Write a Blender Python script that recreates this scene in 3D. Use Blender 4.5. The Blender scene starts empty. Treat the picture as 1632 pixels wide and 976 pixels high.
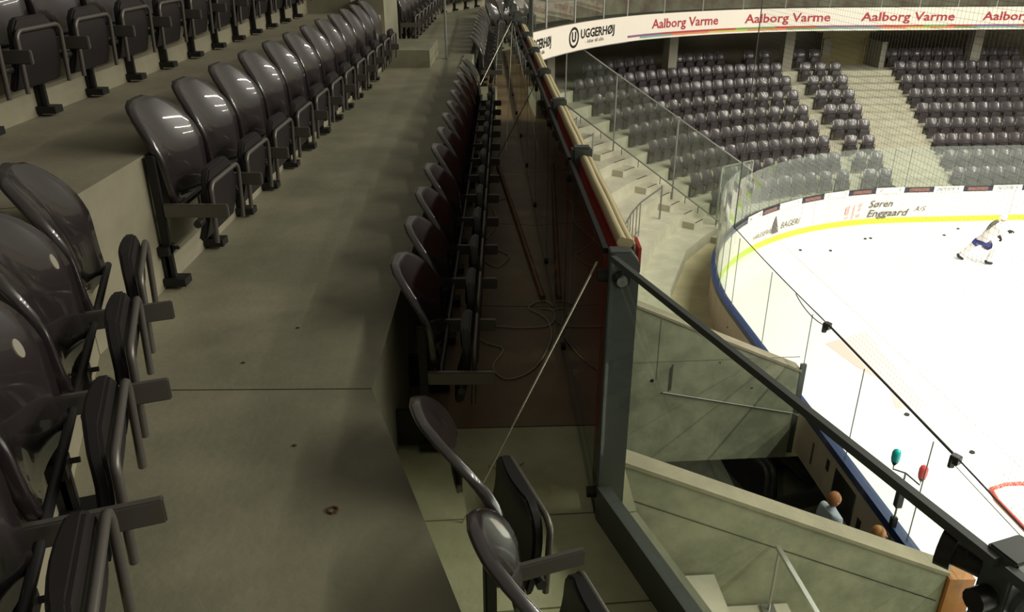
import bpy, bmesh, math, random
from mathutils import Vector, Matrix
R = math.radians
random.seed(7)
scene = bpy.context.scene
col = scene.collection

# ------------------------------------------------------------------ camera, world, lights, exposure
cam_d = bpy.data.cameras.new('camera'); cam = bpy.data.objects.new('camera', cam_d); col.objects.link(cam)
cam.location = (0, 0, 9.2)
cam.rotation_euler = (math.pi / 2 - math.atan(593 / 1269.0), 0, 0)
cam_d.sensor_width = 36.0; cam_d.lens = 28.0; cam_d.clip_start = 0.05; cam_d.clip_end = 300
scene.camera = cam
scene.view_settings.view_transform = 'Standard'; scene.view_settings.look = 'None'
scene.view_settings.gamma = 1.0; scene.view_settings.use_curve_mapping = False
scene.view_settings.exposure = 0.0

world = bpy.data.worlds.new('world'); scene.world = world; world.use_nodes = True
bg = world.node_tree.nodes['Background']
bg.inputs[0].default_value = (1.0, 0.95, 0.76, 1); bg.inputs[1].default_value = 0.18

ROT = R(4); A0, B0, R0 = 6.4, 25.6, 9.0
E1 = (math.cos(ROT), math.sin(ROT)); E2 = (-math.sin(ROT), math.cos(ROT))
CA, CB = A0 + R0, B0 - R0
def W(a, b, z=0.0): return Vector((E1[0] * a + E2[0] * b, E1[1] * a + E2[1] * b, z))

def lamp(name, a, b, z, la, lb, power, color=(1.0, 0.955, 0.83), spread=180):
    l = bpy.data.lights.new(name, 'AREA'); l.shape = 'RECTANGLE'; l.size = la; l.size_y = lb
    l.energy = power; l.color = color; l.spread = R(spread)
    o = bpy.data.objects.new(name, l); col.objects.link(o)
    o.location = W(a, b, z); o.rotation_euler = (0, 0, ROT)
    return o
# the floodlight strips hung over the ice
for la_a in (14.5, 20.0, 26.0):
    for la_b, la_p in ((-2.0, 1700), (5.5, 1300), (13.0, 1050), (20.5, 820)):
        lamp('rink_light', la_a, la_b, 16.0, 0.22, 7.4, la_p, spread=165)

# ------------------------------------------------------------------ materials
def lin(h):
    h = h.lstrip('#'); c = [int(h[i:i + 2], 16) / 255 for i in (0, 2, 4)]
    return tuple(x / 12.92 if x <= .04045 else ((x + .055) / 1.055) ** 2.4 for x in c) + (1,)
M = {}
def mat(name, base, rough=.5, metal=0, spec=.5, coat=0, noise=0, nscale=3, bump=0, bscale=60, base2=None, emit=0):
    m = bpy.data.materials.new(name); m.use_nodes = True; nt = m.node_tree; p = nt.nodes['Principled BSDF']
    b = lin(base) if isinstance(base, str) else base
    p.inputs['Base Color'].default_value = b; p.inputs['Roughness'].default_value = rough
    p.inputs['Metallic'].default_value = metal; p.inputs['Specular IOR Level'].default_value = spec
    p.inputs['Coat Weight'].default_value = coat; p.inputs['Coat Roughness'].default_value = .04
    tc = nt.nodes.new('ShaderNodeTexCoord')
    if noise:
        n = nt.nodes.new('ShaderNodeTexNoise'); n.inputs['Scale'].default_value = nscale
        n.inputs['Detail'].default_value = 6; n.inputs['Roughness'].default_value = .62
        g = nt.nodes.new('ShaderNodeNewGeometry'); nt.links.new(g.outputs['Position'], n.inputs['Vector'])
        r = nt.nodes.new('ShaderNodeValToRGB')
        b2 = lin(base2) if isinstance(base2, str) else tuple(x * (1 - noise) for x in b[:3]) + (1,)
        r.color_ramp.elements[0].position = .36; r.color_ramp.elements[1].position = .64
        r.color_ramp.elements[0].color = b2; r.color_ramp.elements[1].color = b
        nt.links.new(n.outputs['Fac'], r.inputs['Fac']); nt.links.new(r.outputs['Color'], p.inputs['Base Color'])
    if bump:
        n2 = nt.nodes.new('ShaderNodeTexNoise'); n2.inputs['Scale'].default_value = bscale; n2.inputs['Detail'].default_value = 4
        g2 = nt.nodes.new('ShaderNodeNewGeometry'); nt.links.new(g2.outputs['Position'], n2.inputs['Vector'])
        bn = nt.nodes.new('ShaderNodeBump'); bn.inputs['Strength'].default_value = bump; bn.inputs['Distance'].default_value = .01
        nt.links.new(n2.outputs['Fac'], bn.inputs['Height']); nt.links.new(bn.outputs['Normal'], p.inputs['Normal'])
    if emit:
        p.inputs['Emission Color'].default_value = b; p.inputs['Emission Strength'].default_value = emit
    M[name] = m
    return m
def glass_mat(name, tint=(.93, .97, .94), ior=1.45, rough=0.0, haze=0.0, hazecol=(.6, .65, .6, 1)):
    m = bpy.data.materials.new(name); m.use_nodes = True; nt = m.node_tree; nt.nodes.clear()
    out = nt.nodes.new('ShaderNodeOutputMaterial'); tr = nt.nodes.new('ShaderNodeBsdfTransparent')
    tr.inputs[0].default_value = tint + (1,)
    gl = nt.nodes.new('ShaderNodeBsdfGlossy'); gl.inputs['Roughness'].default_value = rough
    f0 = ((ior - 1) / (ior + 1)) ** 2          # Schlick on |N.I|, the same from both sides of the pane
    lw = nt.nodes.new('ShaderNodeLayerWeight'); pw = nt.nodes.new('ShaderNodeMath'); pw.operation = 'POWER'; pw.inputs[1].default_value = 5.0
    nt.links.new(lw.outputs['Facing'], pw.inputs[0])
    fr = nt.nodes.new('ShaderNodeMath'); fr.operation = 'MULTIPLY_ADD'; fr.inputs[1].default_value = 1 - f0; fr.inputs[2].default_value = f0
    nt.links.new(pw.outputs[0], fr.inputs[0]); lw.inputs[0].default_value = .5
    mx = nt.nodes.new('ShaderNodeMixShader')
    nt.links.new(fr.outputs[0], mx.inputs[0]); nt.links.new(tr.outputs[0], mx.inputs[1]); nt.links.new(gl.outputs[0], mx.inputs[2])
    last = mx
    if haze:
        df = nt.nodes.new('ShaderNodeBsdfDiffuse'); df.inputs[0].default_value = hazecol
        m2 = nt.nodes.new('ShaderNodeMixShader'); m2.inputs[0].default_value = haze
        nt.links.new(mx.outputs[0], m2.inputs[1]); nt.links.new(df.outputs[0], m2.inputs[2]); last = m2
    nt.links.new(last.outputs[0], out.inputs[0]); M[name] = m
    return m
mat('walk_concrete', '#8d8a74', .55, noise=.3, nscale=1.6, bump=.15, bscale=40, base2='#74725f')
mat('wall_concrete', '#94957e', .8, noise=.3, nscale=2.2, bump=.25, bscale=25, base2='#777a66')
mat('pale_concrete', '#b9b6a2', .75, noise=.15, nscale=2, bump=.1, bscale=30, base2='#aaa794')
mat('front_concrete_lit', '#b3b492', .6, noise=.3, nscale=2.2, bump=.15, bscale=40, base2='#97966f')  # paler, greener copy of walkway concrete; light through the glass put into colour
mat('loop_steel', '#66625d', .4, metal=.5)
mat('riser_concrete', '#8b8570', .8, noise=.2, nscale=2.5, bump=.2, bscale=25)
mat('tan_floor', '#c2b994', .7, noise=.2, nscale=1.5)
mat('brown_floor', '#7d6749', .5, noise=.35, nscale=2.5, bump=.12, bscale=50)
mat('black_floor', '#22221f', .45, noise=.3, nscale=3)
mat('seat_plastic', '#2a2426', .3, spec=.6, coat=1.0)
mat('seat_far_hazed', '#403a3d', .35, spec=.6, coat=.5)  # lighter than the near seats: veiling haze put into the base colour
mat('steel_dark', '#3c3c3c', .45, metal=.6)
mat('steel_black', '#1b1a19', .5, metal=.2)
mat('post_steel', '#565b58', .4, metal=.3, noise=.12, nscale=8)
mat('galvanised', '#9a9a98', .35, metal=.8)
mat('aluminium', '#b7b9b4', .3, metal=.7)
mat('white_board', '#efe9e0', .35, coat=.3)
mat('kick_yellow', '#cdee3c', .4)
mat('cap_blue', '#23335f', .4)
mat('cap_dark', '#2a2b3c', .4)
mat('white_print', '#f2efe8', .5)
mat('grey_print', '#5c5a55', .5)
mat('black_print', '#17171a', .5)
mat('red_print', '#b03a44', .5)
mat('pinkish_print', '#d9a7a4', .5)
mat('brown_print', '#7d564c', .5)
mat('banner_white', '#efe6da', .6)
mat('stripe_purple', '#8c5a86', .6); mat('stripe_red', '#b1464a', .6); mat('stripe_orange', '#d98a5c', .6)
mat('stripe_green', '#6f9a5a', .6); mat('stripe_yellow', '#c9c25a', .6); mat('stripe_teal', '#79a894', .6)
mat('banner_cream', '#b7ab84', .7); mat('banner_red', '#a3231f', .6)
mat('wood', '#7a5636', .55, noise=.3, nscale=12)
mat('orange_wood', '#b5793f', .5, noise=.25, nscale=5)
mat('cord', '#b5ab90', .8)
mat('wire', '#c9c4b4', .35, metal=.6)
mat('ice', '#f4f6f7', .12, spec=.5)
mat('ice_red', '#efcfc9', .3); mat('ice_line_red', '#f0dcd8', .3)
mat('goal_red', '#d2584a', .4)
mat('net_white', '#e8e4de', .7)
mat('net_cord', '#3a382f', .8)
mat('lamp_teal', '#17c0c0', .25, coat=.5); mat('lamp_red', '#f04852', .25, coat=.5)
mat('board_back', '#b3a394', .6, noise=.08, nscale=2)
mat('upper_wall', '#8d8b7a', .8, noise=.3, nscale=1.2, base2='#6f5a52')
mat('plinth_grey', '#77776f', .6)
mat('balcony_dark', '#4a4740', .8, noise=.2, nscale=2)
mat('back_wall', '#857c6a', .85, noise=.15, nscale=1)
mat('olive_wall', '#857a50', .8)
mat('column', '#8f8a7c', .8, noise=.1, nscale=2)
mat('skin', '#c58d6e', .55); mat('hair_brown', '#8a5a33', .6); mat('hair_blond', '#a5713f', .6)
mat('shirt_blue', '#8d97a3', .8); mat('shirt_dark', '#4a3a38', .8); mat('trousers', '#25262b', .8)
mat('jersey', '#d6d1cc', .7); mat('pants_blue', '#2c3270', .6); mat('glove_black', '#1d1d22', .6); mat('helmet_white', '#f3f0ee', .3)
mat('rubber', '#141414', .6)
mat('rust', '#5a3a26', .8)
glass_mat('glass', (.95, .975, .945), 1.5)
glass_mat('rink_glass', (.93, .96, .94), 1.4, haze=.05)
glass_mat('screen_glass', (.9, .93, .9), 1.4, haze=.05)

# ------------------------------------------------------------------ mesh helpers
class MB:
    def __init__(s): s.v = []; s.f = []; s.smooth = False
    def add(s, vs, fs):
        n = len(s.v); s.v += [Vector(v) for v in vs]; s.f += [tuple(i + n for i in f) for f in fs]; return s
    def box(s, a, b):
        x0, y0, z0 = a; x1, y1, z1 = b
        return s.add([(x0, y0, z0), (x1, y0, z0), (x1, y1, z0), (x0, y1, z0), (x0, y0, z1), (x1, y0, z1), (x1, y1, z1), (x0, y1, z1)],
                     [(0, 3, 2, 1), (4, 5, 6, 7), (0, 1, 5, 4), (1, 2, 6, 5), (2, 3, 7, 6), (3, 0, 4, 7)])
    def prism(s, poly, z0, z1):
        n = len(poly)
        ar = sum(poly[i][0] * poly[(i + 1) % n][1] - poly[(i + 1) % n][0] * poly[i][1] for i in range(n))
        if ar < 0: poly = poly[::-1]
        zz0 = z0 if isinstance(z0, (list, tuple)) else [z0] * n
        zz1 = z1 if isinstance(z1, (list, tuple)) else [z1] * n
        if ar < 0: zz0 = zz0[::-1]; zz1 = zz1[::-1]
        vs = [(p[0], p[1], z) for p, z in zip(poly, zz0)] + [(p[0], p[1], z) for p, z in zip(poly, zz1)]
        fs = [tuple(range(n))[::-1], tuple(range(n, 2 * n))] + [(i, (i + 1) % n, n + (i + 1) % n, n + i) for i in range(n)]
        return s.add(vs, fs)
    def hexa(s, q0, q1):   # two quads joined
        vs = list(q0) + list(q1)
        return s.add(vs, [(0, 3, 2, 1), (4, 5, 6, 7), (0, 1, 5, 4), (1, 2, 6, 5), (2, 3, 7, 6), (3, 0, 4, 7)])
    def tube(s, path, r, n=8, closed=False, cap=True):
        P = [Vector(p) for p in path]; m = len(P); base = len(s.v)
        rr = r if isinstance(r, (list, tuple)) else [r] * m
        up = None
        for i in range(m):
            if closed: t = P[(i + 1) % m] - P[i - 1]
            else: t = P[min(i + 1, m - 1)] - P[max(i - 1, 0)]
            t.normalize()
            if up is None:
                up = Vector((0, 0, 1)) if abs(t.z) < .9 else Vector((1, 0, 0))
            x = t.cross(up).normalized(); up = x.cross(t).normalized()
            for k in range(n):
                a = 2 * math.pi * k / n
                s.v.append(P[i] + (x * math.cos(a) + up * math.sin(a)) * rr[i])
        for i in range(m if closed else m - 1):
            j = (i + 1) % m
            for k in range(n):
                k2 = (k + 1) % n
                s.f.append((base + i * n + k, base + j * n + k, base + j * n + k2, base + i * n + k2)[::-1])
        if cap and not closed:
            s.f.append(tuple(base + k for k in range(n))); s.f.append(tuple(base + (m - 1) * n + k for k in range(n))[::-1])
        return s
    def bar(s, p0, p1, wx, wz, side=None):   # rectangular bar p0->p1
        p0, p1 = Vector(p0), Vector(p1); t = (p1 - p0).normalized()
        up = Vector((0, 0, 1)) if abs(t.z) < .95 else (Vector(side) if side else Vector((1, 0, 0)))
        x = t.cross(up).normalized(); u = x.cross(t).normalized()
        q = lambda p: [p - x * wx / 2 - u * wz / 2, p + x * wx / 2 - u * wz / 2, p + x * wx / 2 + u * wz / 2, p - x * wx / 2 + u * wz / 2]
        return s.hexa(q(p0), q(p1))
    def ball(s, c, rx, ry=None, rz=None, nu=12, nv=8):
        ry = rx if ry is None else ry; rz = rx if rz is None else rz; b = len(s.v); c = Vector(c)
        for j in range(1, nv):
            th = math.pi * j / nv
            for i in range(nu):
                ph = 2 * math.pi * i / nu
                s.v.append(c + Vector((rx * math.sin(th) * math.cos(ph), ry * math.sin(th) * math.sin(ph), rz * math.cos(th))))
        s.v.append(c + Vector((0, 0, rz))); s.v.append(c - Vector((0, 0, rz))); t = len(s.v) - 2
        for j in range(nv - 2):
            for i in range(nu):
                i2 = (i + 1) % nu; s.f.append((b + j * nu + i, b + (j + 1) * nu + i, b + (j + 1) * nu + i2, b + j * nu + i2))
        for i in range(nu):
            i2 = (i + 1) % nu; s.f.append((t, b + i, b + i2)); s.f.append((t + 1, b + (nv - 2) * nu + i2, b + (nv - 2) * nu + i))
        return s
    def mesh(s, name, m, origin=None, bevel=0, smooth=False):
        me = bpy.data.meshes.new(name); o = Vector(origin) if origin is not None else Vector()
        me.from_pydata([v - o for v in s.v], [], s.f); me.materials.append(M[m] if isinstance(m, str) else m)
        bm = bmesh.new(); bm.from_mesh(me)
        bmesh.ops.recalc_face_normals(bm, faces=bm.faces)
        if bevel:
            bmesh.ops.bevel(bm, geom=[e for e in bm.edges if e.is_manifold and e.calc_face_angle(0) > .6], offset=bevel, segments=2, affect='EDGES', clamp_overlap=True)
        if smooth:
            for f in bm.faces: f.smooth = True
            for e in bm.edges:
                if len(e.link_faces) == 2 and e.calc_face_angle(0) > .9: e.smooth = False
        bm.to_mesh(me); bm.free()
        return me
    def build(s, name, m, parent=None, world=True, bevel=0, smooth=False, base=None):
        o_ = None
        if parent is not None and world: o_ = parent_world(parent)
        if parent is None and base is not None: o_ = Vector(base)
        me = s.mesh(name, m, o_, bevel, smooth)
        o = bpy.data.objects.new(name, me); col.objects.link(o)
        if parent is not None: o.parent = parent
        elif base is not None: o.location = base
        return o
def parent_world(p):
    v = Vector(p.location)
    while p.parent is not None: p = p.parent; v = v + Vector(p.location)
    return v
def tag(o, label=None, cat=None, group=None, kind=None):
    if label: o['label'] = label
    if cat: o['category'] = cat
    if group: o['group'] = group
    if kind: o['kind'] = kind
    return o
def empty(name, loc=(0, 0, 0), rz=0, **k):
    o = bpy.data.objects.new(name, None); col.objects.link(o); o.location = loc; o.rotation_euler = (0, 0, rz)
    o.empty_display_size = .1
    return tag(o, **k)
def inst(name, me, parent, loc=(0, 0, 0)):
    o = bpy.data.objects.new(name, me); col.objects.link(o); o.parent = parent; o.location = loc
    return o
def copy_tree(o, parent=None):
    c = o.copy(); col.objects.link(c); c.parent = parent
    for ch in o.children: copy_tree(ch, c)
    return c
def struct(name, mb, m, base=None, **k):
    return tag(mb.build(name, m, base=base, **k), kind='structure')
ORD = ['first', 'second', 'third', 'fourth', 'fifth', 'sixth', 'seventh', 'eighth', 'ninth', 'tenth', 'eleventh', 'twelfth', 'thirteenth',
       'fourteenth', 'fifteenth', 'sixteenth', 'seventeenth', 'eighteenth', 'nineteenth', 'twentieth', 'twenty-first', 'twenty-second', 'twenty-third', 'twenty-fourth', 'twenty-fifth', 'twenty-sixth']

def text_mesh(txt, size, shear=0, bold=0, spacing=1.0):
    """flat triangulated lettering, centred, in the xy plane"""
    cu = bpy.data.curves.new('lettering', 'FONT'); cu.body = txt; cu.size = size; cu.align_x = 'CENTER'; cu.align_y = 'CENTER'
    cu.shear = shear; cu.offset = bold; cu.space_character = spacing; cu.resolution_u = 2
    o = bpy.data.objects.new('lettering', cu); col.objects.link(o)
    dg = bpy.context.evaluated_depsgraph_get(); me = bpy.data.meshes.new_from_object(o.evaluated_get(dg))
    bpy.data.objects.remove(o); bpy.data.curves.remove(cu)
    vs = [v.co.copy() for v in me.vertices]; fs = [tuple(p.vertices) for p in me.polygons]; bpy.data.meshes.remove(me)
    return vs, fs
def put_text(name, txt, size, fn, m, parent, shear=0, bold=0, sx=1.0, width=None, spacing=1.0):
    vs, fs = text_mesh(txt, size, shear, bold, spacing)
    if width:
        w = max(v.x for v in vs) - min(v.x for v in vs); sx = width / w
    mb = MB(); mb.add([fn(v.x * sx, v.y) for v in vs], fs)
    o_ = parent_world(parent)
    me = bpy.data.meshes.new(name); me.from_pydata([v - o_ for v in mb.v], [], mb.f); me.materials.append(M[m])
    o = bpy.data.objects.new(name, me); col.objects.link(o); o.parent = parent
    return o

# curve round the rink: s < 0 on the corner arc, s >= 0 on the far side (s = a - CA)
def rc(off, s, z):
    if s >= 0: return W(CA + s, B0 + off, z)
    ph = -s / R0
    if ph <= math.pi / 2: return W(CA - (R0 + off) * math.sin(ph), CB + (R0 + off) * math.cos(ph), z)
    return W(A0 - off, CB - (-s - R0 * math.pi / 2), z)
def phi(deg): return -R(deg) * R0
def rnormal(s):   # pointing to the rink
    return (rc(0, s, 0) - rc(1, s, 0)).normalized()

# ================================================================== THE ICE AND THE BOARDS
st = [phi(90) - 24 + 2 * i for i in range(12)] + [phi(90 - 3.75 * i) for i in range(24)] + [2.0 * i for i in range(0, 11)]
poly = [rc(.02, s, 0) for s in st] + [W(CA + 20, -8), W(A0, -8)]
fl_ice = struct('floor', MB().prism([(p.x, p.y) for p in poly], -.3, 0), 'ice')
for (z_, m_, pts) in [(.004, 'ice_red', [(8.95, 16.9), (10.3, 17.5), (9.9, 13.9), (9.2, 13.9), (9.55, 14.9), (9.2, 15.7)])]:
    mb = MB(); q = [W(a, b, z_) for a, b in pts]; mb.add(q, [tuple(range(len(q)))]); o = mb.build('ice_marking', m_, fl_ice)
mb = MB(); mb.add([W(10.52, -3, .003), W(10.58, -3, .003), W(10.58, 24.1, .003), W(10.52, 24.1, .003)], [(0, 1, 2, 3)]); mb.build('goal_line', 'ice_line_red', fl_ice)

boards = empty('rink_boards', rc(0, phi(45), 0), label='white rink boards with blue cap, yellow kick plate and glass panes round the ice', cat='boards')
def seg(mb, off0, off1, s0, s1, z0, z1):
    a, b, c, d = rc(off0, s0, 0), rc(off0, s1, 0), rc(off1, s1, 0), rc(off1, s0, 0)
    return mb.prism([(a.x, a.y), (b.x, b.y), (c.x, c.y), (d.x, d.y)], z0, z1)
for i in range(len(st) - 1):
    s0, s1 = st[i], st[i + 1]; g = .006
    seg(MB(), 0, .1, s0 + g, s1 - g, 0.0, 1.1).build('board_panel', 'white_board', boards)
    seg(MB(), .1, .105, s0 + g, s1 - g, .0, 1.1).build('board_back', 'board_back', boards)
    seg(MB(), -.015, 0, s0, s1, .01, .2).build('kick_plate', 'kick_yellow', boards)
    end = s1 <= phi(50)
    seg(MB(), -.02, .14, s0, s1, 1.1, 1.24).build('cap_rail', 'cap_blue' if end else 'cap_dark', boards)
    ztop = 3.0 if s1 <= phi(52) else 2.68
    if s0 < phi(90) - 18: continue
    seg(MB(), .05, .062, s0 + .008, s1 - .008, 1.24, ztop).build('glass_pane', 'rink_glass', boards)
    p = rc(.056, s1, 0)
    MB().tube([(p.x, p.y, 1.24), (p.x, p.y, ztop - .05)], .009, 6).build('pane_joint', 'plinth_grey', boards)
# small plates on the cap
for k, (c0, c1) in enumerate([(46.6, 40.6), (34.1, 27.0), (20.4, 13.8), (6.9, .3)]):
    s0, s1 = phi(c0), phi(c1)
    o = seg(MB(), -.034, -.022, s0, s1, 1.1, 1.3).build('cap_plate', 'white_print', boards)
    put_text('lettering', 'INDUSTRI X', .16, lambda x, y, sc=(s0 + s1) / 2: rc(-.045, sc + x, 1.2 + y), 'grey_print', o, shear=.3, width=.8)
for s0 in (1.02, 3.15, 5.3, 7.45):
    o = seg(MB(), -.034, -.022, s0, s0 + 1.05, 1.1, 1.3).build('cap_plate', 'white_print', boards)
    put_text('lettering', 'INDUSTRI X', .16, lambda x, y, sc=s0 + .5: rc(-.045, sc + x, 1.2 + y), 'grey_print', o, shear=.3, width=.8)
for sc in [phi(37.4), phi(23.7), phi(10.3), .5, 2.6, 4.75, 6.9]:
    seg(MB(), -.03, -.021, sc - .36, sc + .36, 1.14, 1.25).build('cap_plate', 'brown_print', boards)
# lettering on the boards
def onboard(sc, zc, off=-.03): return lambda x, y: rc(off, sc + x, zc + y)
put_text('lettering', 'Søren', .36, onboard(phi(5.2), .72), 'grey_print', boards, shear=.3, width=.9, bold=.004)
put_text('lettering', 'Enggaard', .36, onboard(phi(3.4), .38), 'grey_print', boards, shear=.3, width=1.55, bold=.006)
put_text('lettering', 'A/S', .26, onboard(.65, .5), 'grey_print', boards, shear=.3, width=.42)
put_text('lettering', 'HASSERIS', .22, onboard(phi(39.5), .45), 'grey_print', boards, shear=.2, width=1.15)
put_text('lettering', 'BAGERI', .3, onboard(phi(29.8), .5), 'grey_print', boards, shear=.2, width=.95)
f = onboard(phi(34.9), .62); mb = MB()
for (q) in [[(-.16, -.1), (.16, -.1), (.0, .32)], [(-.2, -.18), (-.05, -.1), (-.1, -.3)], [(-.12, -.3), (.14, -.3), (.12, -.1), (-.1, -.1)], [(.14, -.3), (.22, -.3), (.16, -.05)]]:
    mb.add([f(*p) for p in q], [tuple(range(len(q)))])
mb.build('tree_logo', 'grey_print', boards)
f = onboard(phi(11.5), .55); mb = MB()
for (x, y, w, h) in [(-.3, .02, .16, .3), (-.05, -.06, .05, .5), (.2, .18, .14, .1), (.18, .02, .1, .1), (.16, -.2, .14, .1), (-.3, -.24, .14, .06)]:
    mb.add([f(x - w / 2, y - h / 2), f(x + w / 2, y - h / 2), f(x + w / 2 + .03, y + h / 2), f(x - w / 2 + .03, y + h / 2)], [(0, 1, 2, 3)])
mb.build('square_logo', 'pinkish_print', boards)
# dark stickers and latches on the outer face by the players' entrance
def outer(s, z, w, h, m, nm):
    o = seg(MB(), .1055, .115, s - w / 2, s + w / 2, z - h / 2, z + h / 2); return o.build(nm, m, boards)
sB = lambda b: phi(90) - (CB - b)
outer(sB(10.35), .62, .75, .66, 'black_floor', 'board_poster'); outer(sB(9.75), .45, .12, .4, 'rubber', 'gate_latch')
outer(sB(11.0), .8, .1, .22, 'rubber', 'gate_latch'); outer(sB(11.6), .62, .05, .45, 'rust', 'gate_latch')

# protective net above the end glass
net_b0, net_b1, net_z0, net_z1 = -2.0, 17.05, 3.06, 10.6
nm = MB(); h_ = net_z1 - net_z0; L_ = net_b1 - net_b0; sp = .085
def strip(b0, z0, b1, z1, r=.0016):
    p0, p1 = W(A0 - .055, b0, z0), W(A0 - .055, b1, z1); nm.tube([p0, p1], r, 3, cap=False)
k = 0.0
while k < L_:
    strip(net_b0 + k, net_z0, net_b0 + k, net_z1); k += sp
k = 0.0
while k < h_:
    strip(net_b0, net_z0 + k, net_b1, net_z0 + k); k += sp
net = empty('safety_net', W(A0 - .055, 8, 3.05), label='fine dark safety net hanging above the end glass of the rink', cat='net')
o = nm.build('mesh', 'net_cord', net); o['kind'] = 'stuff'
MB().tube([W(A0 - .055, net_b1, net_z0), W(A0 - .055, net_b1, net_z1)], .012, 6).build('edge_rope', 'net_cord', net)
# sagging lower lines, bar and clamps
def sag(b0, b1, z, dz, n=8): return [W(A0 - .055, b0 + (b1 - b0) * i / n, z - dz * 4 * (i / n) * (1 - i / n)) for i in range(n + 1)]
MB().tube(sag(12.0, 17.05, 3.05, .03), .012, 5).build('bottom_line', 'steel_dark', net)
MB().tube(sag(12.0, 13.4, 3.0, .1) , .01, 5).build('bottom_line', 'steel_dark', net)
MB().tube([W(A0 - .055, 8.1, 3.05), W(A0 - .055, 12.0, 3.05)], .02, 8).build('bottom_bar', 'steel_dark', net)
MB().tube(sag(2.0, 8.1, 3.05, .03), .012, 5).build('bottom_line', 'steel_dark', net)
MB().tube(sag(2.0, 8.1, 2.93, .02), .005, 5).build('bottom_line', 'steel_dark', net)
for b in (12.0, 8.1):
    c = W(A0 - .06, b, 3.02)
    mb = MB(); mb.bar(c - Vector((.05, .03, 0)), c + Vector((.05, .03, 0)), .12, .12); mb.bar(c + Vector((-.04, 0, -.13)), c + Vector((-.04, 0, .02)), .05, .08)
    mb.build('clamp', 'steel_dark', net, bevel=.01)

# goal
gl = empty('hockey_goal', W(10.55, 10.3, 0), ROT, label='red hockey goal frame with white net on the ice behind the glass', cat='goal')
mb = MB(); loop = lambda z, dep: [(0, -.92, z), (-dep * .6, -.92, z), (-dep * .93, -.8, z), (-dep, -.5, z), (-dep, .5, z), (-dep * .93, .8, z), (-dep * .6, .92, z), (0, .92, z)]
mb.tube(loop(.03, 1.1), .035, 8).build('base_frame', 'goal_red', gl, world=False, smooth=True)
MB().tube([(0, -.92, 0), (0, -.92, 1.2), (0, .92, 1.2), (0, .92, 0)], .03, 8).build('goal_posts', 'goal_red', gl, world=False, smooth=True)
MB().tube(loop(1.16, .6), .022, 8).build('top_frame', 'goal_red', gl, world=False, smooth=True)
mb = MB(); lo, hi = loop(.03, 1.1), loop(1.16, .6)
def lp(P, t):
    n = len(P) - 1; i = min(int(t * n), n - 1); f_ = t * n - i; return Vector(P[i]).lerp(Vector(P[i + 1]), f_)
for i in range(41): mb.tube([lp(lo, i / 40), lp(hi, i / 40)], .003, 3, cap=False)
for j in range(1, 16): mb.tube([lp(lo, i / 14).lerp(lp(hi, i / 14), j / 16) for i in range(15)], .003, 3, cap=False)
for j in range(1, 9): mb.tube([(-.6 * j / 9, -.85, 1.16), (-.6 * j / 9, .85, 1.16)], .003, 3, cap=False)
o = mb.build('goal_net', 'net_white', gl, world=False); o['kind'] = 'stuff'

# goal lights on a pole behind the boards
P_ = Vector((5.64, 9.32, .35))
pl = empty('goal_light_pole', P_, label='thin pole behind the end boards carrying a teal and a red goal lamp', cat='signal light')
MB().tube([P_, P_ + Vector((0, 0, 1.85))], .016, 8).build('pole', 'aluminium', pl, smooth=True)
mb = MB(); mb.box(P_ + Vector((-.05, -.05, 1.25)), P_ + Vector((.05, .05, 1.56))); mb.build('control_box', 'steel_dark', pl, bevel=.01)
mb = MB(); mb.box(P_ + Vector((-.045, -.04, .85)), P_ + Vector((.045, .04, 1.06))); mb.build('clamp', 'steel_black', pl, bevel=.01)
q = P_ + Vector((0, 0, 1.85))
MB().tube([q + Vector((-.14, .1, .1)), q + Vector((-.14, .1, 0)), q, q + Vector((.17, -.12, -.12)), q + Vector((.17, -.12, -.02))], .012, 6).build('lamp_bracket', 'steel_dark', pl)
for (dv, m_) in [((-.14, .1, .22), 'lamp_teal'), ((.17, -.12, .1), 'lamp_red')]:
    c = q + Vector(dv); mb = MB(); mb.tube([c + Vector((0, 0, z)) for z in (-.08, -.04, .06, .1, .125)], [.05, .062, .062, .048, .012], 12).build('lamp_dome', m_, pl, smooth=True)
    MB().tube([c + Vector((0, 0, -.14)), c + Vector((0, 0, -.08))], [.025, .055], 10).build('lamp_socket', 'steel_dark', pl, smooth=True)

# pucks
PUCKS = [('by the gap between teal lamp and net bar', 8.33, 14.25), ('below the tree logo on the corner boards', 9.25, 23.9), ('a little right of the tree logo on the ice', 10.2, 23.85), ('left of a close pair on the ice', 11.75, 24.95), ('right of a close pair on the ice', 11.95, 25.0),
         ('near the skater, closer to the camera', 14.55, 25.3), ('near the skater, closer to the boards', 15.35, 25.95), ('in front of the goal mouth', 9.0, 12.9)]
for nm_, x, y in PUCKS:
    o = MB().tube([(x, y, .002), (x, y, .03)], .05, 14).build('puck', 'rubber', base=(x, y, 0)); tag(o, 'small black puck lying ' + nm_, 'puck', 'pucks on the ice')

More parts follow.
